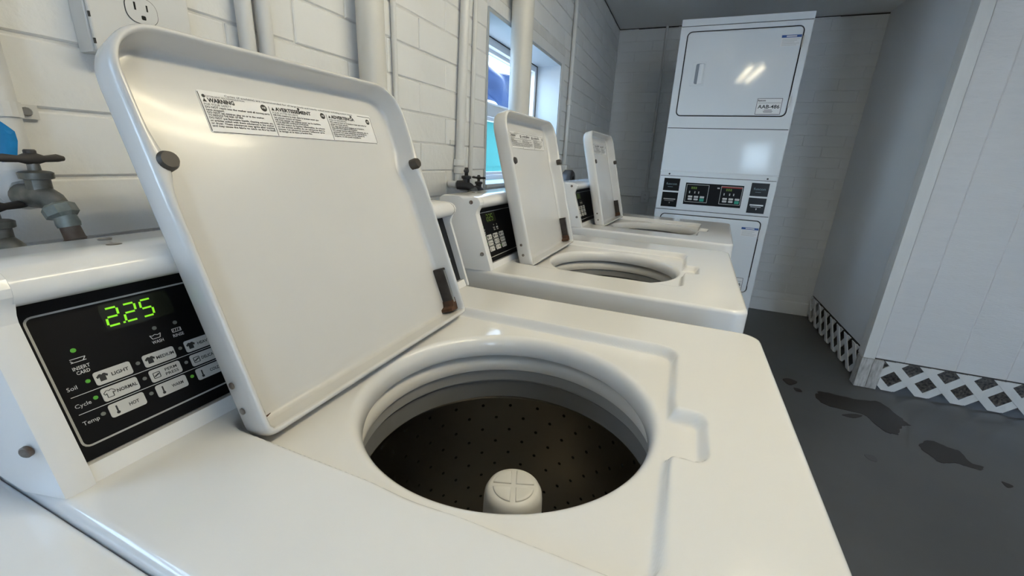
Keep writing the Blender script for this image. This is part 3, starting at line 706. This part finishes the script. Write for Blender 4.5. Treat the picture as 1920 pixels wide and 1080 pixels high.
# white table the photographer leans over
tb = empty('folding_table', (-.26, -.32, 0)); tag(tb, 'white tabletop edge abutting the nearest washer at lower left', 'table')
mb = MB(); mb.loft([[(x, y, z) for x, y in rrect(-.46 + o_, .46 - o_, -.43 + o_, .4272 - o_, .02, 5)] for o_, z in ((.004, .862), (0, .866), (0, .9000), (.0007, .9020), (.0022, .9034), (.0050, .9040), (.020, .9045))])
mb.build('tabletop', ENAMEL, tb, smooth=50)
for lx in (-.42, .42):
    for ly in (-.38, .38): MB().tube([(lx, ly, 0), (lx, ly, .873)], .016, 14).build('leg', STEEL, tb, smooth=50)

# ================================================================== STACKED DRYER
DX0, DX1, DY, DT = -0.178, 0.502, 3.02, 2.024
dr = empty('stacked_dryer', (DX0, DY, 0)); tag(dr, 'tall white stacked double dryer against the back wall', 'dryer')
DF = Fr((-DX0 - 0.178 + 0.178, 0, 0), (1, 0, 0), (0, 0, 1)); DF = Fr((-DX0, 0, 0), (1, 0, 0), (0, 0, 1))   # u = world x, v = height, normal towards the room
DW = DX1 - DX0
MB().box((.002, .012, .02), (DW - .002, .70, DT - .002)).build('cabinet', DRYW, dr, bevel=.004)
MB().box((.004, .0105, .15), (DW - .004, .0115, DT - .03)).build('seam_backing', GAPDARK, dr)
for fx in (.05, DW - .05):
    for fy in (.06, .64): MB().lathe([(.02, 0), (.02, .012), (.012, .014), (.012, .024)], (fx, fy, 0), 14, cap0=True, cap1=True).build('foot', RUBBER, dr)
def dplate(name, u0, u1, v0, v1, d=.014, m=DRYW, r=.002, parent=dr, bev=.003, w0=-.013):
    mb = MB(); DF.rect(mb, u0, u1, v0, v1, w0, w0 + d, r, 3); return mb.build(name, m, parent, bevel=bev)
E_ = .0015
dplate('top_strip', DX0, DX1, 1.988, DT)
def front_with_door(v0, v1, d0, d1, upper):
    # front panel with a rounded door opening, the door sits in it
    a = [(DX0, v0), (DX1, v0), (DX1, v1), (DX0, v1)]
    u0, u1 = -0.140, 0.468
    g = .0062
    hole = rrect(u0, u1, d0, d1, .030, 8)
    bm = bmesh.new()
    def loop(pts, w_): return [bm.verts.new(DF.p(u, v, w_)) for u, v in pts]
    oa, ha = loop(a, 0), loop(hole, 0); ob_, hb = loop(a, -.012), loop(hole, -.012)
    for L_ in (oa, ha):
        for i in range(len(L_)): bm.edges.new((L_[i], L_[(i + 1) % len(L_)]))
    bmesh.ops.triangle_fill(bm, edges=[e for e in bm.edges], use_beauty=True)
    for A_, B_ in ((oa, ob_), (ha, hb)):
        for i in range(len(A_)): bm.faces.new((A_[i], A_[(i + 1) % len(A_)], B_[(i + 1) % len(A_)], B_[i]))
    bmesh.ops.recalc_face_normals(bm, faces=bm.faces)
    me = bpy.data.meshes.new('front_panel'); bm.to_mesh(me); bm.free(); me.materials.append(DRYW)
    o = bpy.data.objects.new('front_panel', me); COL.objects.link(o); o.parent = dr
    mb = MB(); DF.rect(mb, u0 - .001, u1 + .001, d0 - .001, d1 + .001, -.0119, -.0105, .03, 8); mb.build('door_gasket', GAPDARK, dr)
    mb = MB(); secs = []
    for off, w_ in ((g, -.0105), (g, .001), (g + .0012, .0032), (g + .004, .0045), (g + .010, .0050)):
        secs.append([DF.p(u, v, w_) for u, v in rrect(u0 + off, u1 - off, d0 + off, d1 - off, .030 - off, 8)])
    mb.loft(secs); door = mb.build('door', DRYW, dr, smooth=40)
    zs = .0051
    # pull handle; the recess shadow is a blue-grey plate on the door
    hv = d1 - .168
    mb = MB()
    DF.ring(mb, -.084, -.006, hv - .132, hv, .010, .0035, .0072, r=.004)
    mb.build('handle_frame', DRYW, door, bevel=.001)
    mb = MB(); DF.rect(mb, -.075, -.046, hv - .124, hv - .008, .004, .0066); mb.loft([[DF.p(u, v, w_) for v, w_ in ((hv - .122, .0054), (hv - .010, .0054))] + [DF.p(u, v, w_) for v, w_ in ((hv - .010, .0052), (hv - .122, .0052))] for u in (-.046, -.016)]); mb.build('handle_plate', DRYW, door)
    mb = MB(); DF.plate(mb, rrect(-.062, -.026, hv - .122, hv - .010, .010, 5), .0056, .0070); mb.build('handle_shade', HSHADE, door)
    mb = MB(); secs = [[DF.p(u, v, w_) for u, w_ in ((-.046, .0060), (-.040, .0095), (-.028, .0125), (-.017, .0110), (-.010, .0056))] for v in (hv - .122, hv - .116, hv - .018, hv - .012)]
    mb.loft(secs); mb.build('handle_grip', DRYW, door, smooth=50)
    for hz in (d1 - .083, d0 + .080): mb = MB(); DF.rect(mb, .4645, .4705, hz - .030, hz + .030, .0, .0085, .001); mb.build('hinge', STEEL if upper else DRYW, door, bevel=.0008)
    # notice sticker top right
    s1 = d1 - .0475
    mb = MB(); DF.rect(mb, .362, .458, s1 - .013, s1, .0046, zs + .0003); mb.build('sticker_band', BLUEP, door)
    mb = MB(); DF.rect(mb, .362, .458, s1 - .056, s1 - .013, .0046, zs + .0002); DF.rect(mb, .385, .435, s1 - .0095, s1 - .0035, .0046, zs + .0005); mb.build('sticker', PAPER, door)
    mb = MB()
    for k in range(5): DF.rect(mb, .368, .452 - .012 * (k % 3), s1 - .021 - .0075 * k, s1 - .0195 - .0075 * k, .0046, zs + .0004)
    mb.build('sticker_print', GREYLINE, door)
    # machine number label
    l0 = d0 + .0125
    mb = MB(); DF.rect(mb, .304, .434, l0, l0 + .088, .0046, zs + .0002); mb.build('number_label', PAPER, door)
    mb = MB(); DF.ring(mb, .304, .434, l0, l0 + .088, .0022, .0046, zs + .0005, r=.001, n=1)
    text(mb, DF, 'AAB-486', .369, l0 + .0335, .0195, .112, 'c', zs + .0005, .018)
    text(mb, DF, 'fuscon', .308, l0 + .072, .0095, .040, 'l', zs + .0005, .03)
    DF.rect(mb, .312, .428, l0 + .0625, l0 + .0640, .0046, zs + .0004)
    for k, wd in enumerate((.040, .050, .044)): DF.rect(mb, .369 - wd / 2, .369 + wd / 2, l0 + .0235 - .0065 * k, l0 + .0258 - .0065 * k, .0046, zs + .0004)
    mb.build('number_lettering', INK, door)
front_with_door(1.4195, 1.9840, 1.487, 1.960, True)
# access panel with a slanted lower lip and two key locks
mb = MB(); u0, u1 = DX0, DX1
mb.loft([[DF.p(u, v, w_) for v, w_ in ((1.1245, -.012), (1.1245, .004), (1.150, .0065), (1.158, .0), (1.4155, .0), (1.4155, -.012))] for u in (u0, u1)])
ap = mb.build('access_panel', DRYW, dr)
for u in (-.120, .446):
    mb = MB(); DF.plate(mb, [(u + .017 * math.cos(t * PI / 10), 1.128 + .017 * math.sin(t * PI / 10)) for t in range(11)], .004, .0085); lk = mb.build('lock_guard', DRYW, ap)
    mb = MB(); mb.disc(DF.p(u, 1.135, .0086), DF.U, DF.V, DF.N, .0055, .002, 14); mb.build('key_lock', INK, ap)
fa = dplate('control_fascia', DX0, DX1, .9085, 1.1215)
zf = .0012
mb = MB(); DF.ring(mb, -.016, .336, .942, 1.092, .006, 0, .003, r=.003); mb.build('panel_frame', DRYW, fa)
mb = MB(); DF.rect(mb, -.010, .330, .948, 1.086, 0, .0014); mb.build('control_panel', BLACKM, fa)
ln, bt, gb, dg, rd = MB(), MB(), MB(), MB(), MB()
for (a, b) in ((-.003, .132), (.202, .325)):
    DF.ring(ln, a, b, .964, 1.077, .0028, .0014, .0018, r=.002)
    m_ = (b - a)
    for k in range(3):
        u = a + .018 + k * .0355
        q_ = MB(); DF.rect(q_, u, u + .026, .993, 1.005, .0014, .0024, .002); q_.build('button', BTN, fa)
        q_ = MB()
        if k < 2: DF.rect(q_, u, u + .026, .977, .989, .0014, .0024, .004); q_.build('button', BTN, fa)
        else: DF.rect(q_, u, u + .026, .972, .990, .0014, .0024, .002); q_.build('start_button', GREENP, fa)
    for k in range(3): DF.rect(dg, a + .030 + k * .012, a + .039 + k * .012, 1.048, 1.062, .0014, .0018)
    for u in (.020, .052, .075): DF.rect(ln, a + u, a + u + .006, 1.020, 1.034, .0014, .0017)
DF.rect(rd, .205, .322, 1.0665, 1.075, .0014, .0020)
DF.rect(ln, .180, .194, 1.058, 1.066, .0014, .0017)
ln.build('panel_lines', GREYLINE, fa); dg.build('display_digits', DIMDIG, fa); rd.build('red_strip', REDP, fa)
for (a, b) in ((-.147, -.048), (.368, .466)):
    mb = MB(); DF.ring(mb, a - .006, b + .006, .918, 1.114, .006, 0, .003, r=.003); DF.rect(mb, a, b, 1.0185, 1.0285, 0, .003); mb.build('reader_frame', DRYW, fa)
    mb = MB(); DF.rect(mb, a, b, 1.0285, 1.108, 0, .0016); pl = mb.build('brand_plate', BLACKP, fa)
    tx = MB(); text(tx, DF, 'fuscon', (a + b) / 2, 1.066, .014, .066, 'c', .0018, .01); DF.rect(tx, (a + b) / 2 - .022, (a + b) / 2 + .010, 1.052, 1.0545, .0016, .0018)
    tx.build('brand_lettering', mat('teal_print_%d' % (a > 0), (0.16, 0.24, 0.26), 0.5), fa)
    mb = MB(); DF.rect(mb, a, b, .924, 1.0185, 0, .0016); mb.build('card_reader', BLACKP, fa)
    mb = MB(); DF.rect(mb, a + .012, b - .012, .970, .978, .0016, .006); DF.rect(mb, a + .018, b - .022, .9615, .964, .0016, .002); DF.plate(mb, [(a + .048, .954), (a + .056, .954), (a + .052, .943)], .0016, .002); mb.build('slot_bezel', STEEL, fa)
front_with_door(.16, .9045, .402, .880, False)
dplate('toe_panel', DX0, DX1, .02, .157)

# ================================================================== PIPES, CONDUITS, TAPS
def vpipe(name, m, x, y, z0, z1, r, label, cat='pipe', lean=0.0, group=None):
    o = MB().tube([(0, lean * (z1 - z0) * -1 if lean else 0, 0), (0, 0, z1 - z0)], r, 28).build(name, m, smooth=50); o.location = (x, y, z0)
    return tag(o, label, cat, group)
vpipe('vent_pipe', PIPEC, -.697, .840, 0.0, ZT - .001, .030, 'cream painted vertical pipe behind the nearest washer lid')
vpipe('vent_pipe', PIPEC, -.685, 1.705, 0.0, ZT - .001, .043, 'thick cream vertical pipe in front of the window')
def conduit(x, y, z0, z1, r, label, dy=0.0, straps=(), couplings=(), m=PIPEW):
    root = empty('conduit', (x, y, z0)); tag(root, label, 'conduit')
    MB().tube([(0, dy, 0), (0, 0, z1 - z0)], r, 20).build('tube', m, root, smooth=50)
    yy = lambda z: dy * (1 - (z - z0) / (z1 - z0))
    for z in straps:
        MB().box((XW + .001 - x, yy(z) - r * 2.6, z - z0 - .007), (XW + .004 - x, yy(z) + r * 2.6, z - z0 + .007)).build('strap_plate', m, root)
        mb = MB(); mb.loft([[(math.cos(t) * (r + .002), yy(z) + math.sin(t) * (r + .002), z - z0 + s_) for t in [(-PI / 2) + PI * k / 10 for k in range(11)]] for s_ in (-.007, .007)], False, False, False)
        mb.build('strap', m, root)
    for z, h in couplings: MB().lathe([(r, 0), (r + .004, .001), (r + .004, h - .001), (r, h)], (0, yy(z), z - z0), 20).build('coupling', m, root, smooth=40)
    return root
conduit(-.722, .558, .95, ZT - .001, .0125, 'left pipe of the twin white pipes above the nearest washer')
conduit(-.722, .594, .95, ZT - .001, .0125, 'right pipe of the twin white pipes above the nearest washer')
conduit(-.731, .966, .95, ZT - .001, .0068, 'thin white conduit just right of the cream pipe')
conduit(-.722, 1.355, 1.10, ZT - .001, .0150, 'white conduit with couplings above the middle washer taps', dy=-.075, straps=(1.228,), couplings=((1.155, .022), (1.130, .022)))
conduit(-.731, 1.425, 1.0, ZT - .001, .0075, 'slim white conduit at the left edge of the window', dy=-.05)
cf = conduit(-.724, 2.60, 1.16, ZT - .001, .0120, 'white conduit on the wall right of the window', couplings=((1.50, .03),))
MB().box((-.018, -.045, -.11), (.030, .045, .002)).build('end_fitting', PIPEW, cf, bevel=.008)
ch_ = MB(); ch_.lathe([(.050, -.03), (.060, -.02), (.060, .02), (.050, .03), (.028, .03), (.028, -.03), (.050, -.03)], (0, 0, 0), 28, axis='x'); co = ch_.build('drain_hose', HANDLE, smooth=50); co.location = (-.665, 2.50, 1.075); tag(co, 'black hose loop behind the farthest washer', 'hose')

# outlet box at top left
jb = empty('outlet_box', (XW, .3965, 1.30)); tag(jb, 'white painted wall outlet box above the nearest washer', 'outlet')
MB().box((.0005, -.0605, -.008), (.030, .060, .155)).build('box', PIPEW, jb, bevel=.001)
MB().box((.0305, -.0590, -.0065), (.036, .0605, .155)).build('cover_plate', PIPEW, jb, bevel=.002)
JF = Fr((.0362, 0, 0), (0, 1, 0), (0, 0, 1))
for vc in (.052, .108):
    mb = MB(); JF.plate(mb, [(-.0165 + 0, vc - .008)] and rrect(-.0190, .0170, vc - .0150, vc + .0150, .0125, 8), 0, .0012); rc = mb.build('receptacle', PIPEW, jb)
    mb = MB(); JF.ring(mb, -.0196, .0176, vc - .0156, vc + .0156, .0011, 0, .0009, r=.013, n=8); mb.build('receptacle_gap', GAPDARK, jb)
    mb = MB(); JF.rect(mb, -.0095, -.0075, vc - .0005, vc + .0085, .0010, .0016); JF.rect(mb, .0045, .0062, vc + .0005, vc + .0080, .0010, .0016); JF.rect(mb, -.0028, .0022, vc - .0105, vc - .0055, .0010, .0016, .0012); mb.build('slot', HOLE, rc)
mb = MB(); 
for z in (.001, .030, .062): JF.rect(mb, -.0595, -.0580, z, z + .006, -.002, .0008)
mb.build('gap_chips', GAPDARK, jb)

# back wall conduit with outlet
bc = empty('wall_conduit', (-.345, YB, .95)); tag(bc, 'slim conduit dropping to a small outlet left of the dryer', 'conduit')
MB().tube([(0, -.016, 0), (-.008, -.016, ZT - .951)], .011, 14).build('tube', PIPEW, bc, smooth=50)
MB().tube([(-.39, -.014, -.045), (-.035, -.014, -.045)], .009, 12).build('tube', PIPEW, bc, smooth=50)
MB().tube([(.035, -.014, -.050), (.60, -.014, -.050)], .009, 12).build('tube', PIPEW, bc, smooth=50)
MB().box((-.036, -.034, -.100), (.036, -.0005, 0)).build('outlet_plate', PIPEW, bc, bevel=.004)
BF = Fr((0, -.0345, 0), (1, 0, 0), (0, 0, 1))
for v in (-.032, -.070):
    mb = MB(); BF.plate(mb, rrect(-.016, .016, v - .013, v + .013, .010, 5), 0, .002); mb.build('receptacle', PIPEW, bc)
    mb = MB(); BF.rect(mb, -.007, -.005, v - .004, v + .005, .002, .0025); BF.rect(mb, .004, .006, v - .004, v + .005, .002, .0025); mb.build('slot', HOLE, bc)

# supply pipe with blue paint, strap and taps
sp = empty('supply_pipe', (-.712, .236, 1.135)); tag(sp, 'white water pipe with blue paint mark at the left edge', 'pipe')
MB().tube([(0, 0, .0), (0, 0, ZT - 1.136)], .0195, 24).build('tube', PIPEW, sp, smooth=50)
MB().tube([(0, 0, .012), (.004, .001, -.004), (.010, .003, -.009), (.014, .004, -.010)], [.021, .022, .0205, .0195], 20).build('elbow', PIPEW, sp, smooth=50)
mb = MB(); bp_ = []
for k in range(14):
    t = 2 * PI * k / 14; bp_.append((.013 * math.cos(t) * (1 + .12 * math.sin(5 * t)), .0225 * math.sin(t) * (1 + .08 * math.cos(3 * t))))
vs = []; nn = 14
for q in (1.0, .66, .33, .02):
    for a, b in bp_: th = -.42 + a * q / .0195; vs.append((.0200 * math.cos(th), .0200 * math.sin(th), .047 + b * q))
mb.add(vs, [(r_ * nn + k, r_ * nn + (k + 1) % nn, (r_ + 1) * nn + (k + 1) % nn, (r_ + 1) * nn + k) for r_ in range(3) for k in range(nn)] + [tuple(3 * nn + k for k in range(nn))]); mb.build('paint_mark', BLUEPT, sp)
MB().box((-.026, .012, .072), (-.022, .044, .088)).build('strap_plate', PIPEW, sp)
mb = MB(); mb.loft([[(math.cos(t) * .0215, math.sin(t) * .0215, z) for t in [(-PI / 2) + PI * k / 10 for k in range(11)]] for z in (.072, .088)], False, False, False); mb.build('strap', PIPEW, sp)
MB().disc((-.0215, .033, .080), (0, 1, 0), (0, 0, 1), (1, 0, 0), .0052, .003, 12).build('screw', STEEL, sp)
def tap(name, loc, rz, label, m_body=BRASS, m_nut=GALV, sc=1.0, long=True, grp='brass washer taps'):
    root = empty(name, loc, rz); root.scale = (sc,) * 3; tag(root, label, 'tap', grp)
    # local: stub enters from -x, handle up, spout down and +x
    MB().tube([(-.029, 0, .0), (-.014, 0, .0), (.000, 0, -.001), (.010, 0, -.005), (.016, 0, -.011)], [.0125, .0135, .0132, .0118, .0105], 18).build('body', m_body, root, smooth=50)
    MB().lathe([(.0, .0), (.0105, .0), (.0105, .012), (.0140, .013), (.0145, .0195), (.0120, .021), (.0055, .022), (.0048, .034), (.0, .035)], (-.002, 0, .006), 12).build('bonnet', m_body, root, smooth=30)
    mb = MB(); mb.tube([(-.002, -.030, .0405), (-.002, -.024, .041), (-.002, -.012, .0400), (-.002, 0, .0405), (-.002, .012, .0400), (-.002, .024, .041), (-.002, .030, .0405)], [.0028, .0044, .0036, .0078, .0036, .0044, .0028], 12)
    mb.build('handle', HANDLE, root, smooth=50)
    MB().disc((-.002, 0, .046), (1, 0, 0), (0, 1, 0), (0, 0, 1), .0052, .004, 12).build('handle_nut', HANDLE, root)
    n6 = 8
    mb = MB(); mb.tube([(.0135, 0, -.0085), (.0150, 0, -.0115), (.0195, 0, -.0200), (.0205, 0, -.0225)], [.0110, .0150, .0150, .0115], n6); mb.build('coupling_nut', m_nut, root, smooth=20)
    return root
t1 = tap('water_tap', (-.668, .2400, 1.124), .25, 'brass T-handled tap with green coupling nut beside blue-marked pipe')
t2 = tap('water_tap', (-.672, .2000, 1.074), .25, 'lower brass tap cut off by the left edge of the photo')
hs = empty('fill_hose', (-.6475, .2450, 1.101)); tag(hs, 'rusty braided hose hanging from the nearest tap', 'hose')
MB().tube([(0, 0, .002), (.002, .0005, -.006), (.0028, .0007, -.010)], [.0098, .0108, .0100], 16).build('ferrule', GALV, hs, smooth=40)
MB().tube([(.0028, .0007, -.010), (.006, .0015, -.022), (.0065, .0016, -.024)], [.0088, .0092, .0104], 16).build('crimp', HOSE, hs, smooth=40)
MB().tube([(.006, .0015, -.022), (.012, .004, -.050), (.012, .006, -.12), (-.015, .01, -.30), (.0, .02, -.5)], .0092, 14).build('hose', HOSE, hs, smooth=50)
h2 = MB().tube([(0, 0, 0), (.004, .001, -.02), (.006, .004, -.10), (-.01, .01, -.3)], .0092, 14).build('fill_hose', HOSE, smooth=50); h2.location = (-.652, .205, 1.051); tag(h2, 'hose below the lower tap at the left edge', 'hose')
tap('water_tap', (-.668, 1.238, 1.096), .35, 'dark T-handled tap left of the window, by the middle washer', HANDLE, BRASS, 1.12)
tap('water_tap', (-.664, 1.318, 1.080), 1.35, 'small dark tap close to the window sill, by the middle washer', HANDLE, BRASS, .95)
for (y, n_) in ((1.238, 'left'), (1.318, 'right')):
    o = MB().tube([(-.05, 0, .0), (-.08, 0, .0)], .012, 14).build('tap_stub', PIPEW, smooth=50); o.location = (-.655, y, 1.096 if n_ == 'left' else 1.080)
    tag(o, 'short painted pipe stub feeding the %s tap by the window' % n_, 'pipe')

# ================================================================== WET PATCHES
def puddle(pts, m, label, z=.0012):
    # smooth the outline
    P = [Vector(p) for p in pts]; out = []
    for i in range(len(P)):
        p0, p1, p2, p3 = P[i - 1], P[i], P[(i + 1) % len(P)], P[(i + 2) % len(P)]
        for k in range(5):
            t = k / 5; out.append(.5 * ((2 * p1) + (-p0 + p2) * t + (2 * p0 - 5 * p1 + 4 * p2 - p3) * t * t + (-p0 + 3 * p1 - 3 * p2 + p3) * t ** 3))
    c = sum(out, Vector((0, 0))) / len(out)
    out = [c + (p - c) * (1 + .025 * math.sin(k * 2.3) + .02 * math.sin(k * 5.1)) for k, p in enumerate(out)]
    mb = MB(); mb.loft([[(p.x - c.x, p.y - c.y, 0) for p in out], [(p.x - c.x, p.y - c.y, z * .6) for p in out], [((p.x - c.x) * .985, (p.y - c.y) * .985, z) for p in out]])
    o = mb.build('puddle', m); o.location = (c.x, c.y, .0002); tag(o, label, 'puddle', 'wet patches on the floor'); return o
puddle([(.841, 2.553), (.898, 2.613), (1.032, 2.60), (1.159, 2.623), (1.201, 2.481), (1.214, 2.428), (1.169, 2.391), (1.13, 2.312), (1.082, 2.293), (1.05, 2.357), (1.029, 2.432), (.94, 2.441), (.861, 2.457)], WATER, 'largest long dark puddle on the floor')
puddle([(.918, 2.378), (.98, 2.418), (1.018, 2.416), (.966, 2.37)], WATER, 'small wet streak just below the largest puddle')
puddle([(1.178, 2.24), (1.252, 2.314), (1.299, 2.286), (1.339, 2.269), (1.339, 2.188), (1.374, 2.179), (1.354, 2.145), (1.304, 2.149), (1.271, 2.155), (1.214, 2.128), (1.193, 2.167)], WATER, 'second largest ragged puddle towards the right edge')
puddle([(.703, 2.673), (.744, 2.701), (.779, 2.67), (.727, 2.611)], WATER, 'small wet spot closest to the washers')
puddle([(.744, 2.586), (.775, 2.583), (.777, 2.552), (.748, 2.55)], WATER, 'tiny wet spot between washers and largest puddle')
puddle([(1.393, 2.092), (1.421, 2.076), (1.391, 2.055)], WATER, 'tiny wet spot nearest the right edge')
puddle([(.911, 2.044), (.951, 2.048), (.948, 2.009), (.92, 2.01)], DAMP, 'faint damp mark between the washer and the ragged puddle')
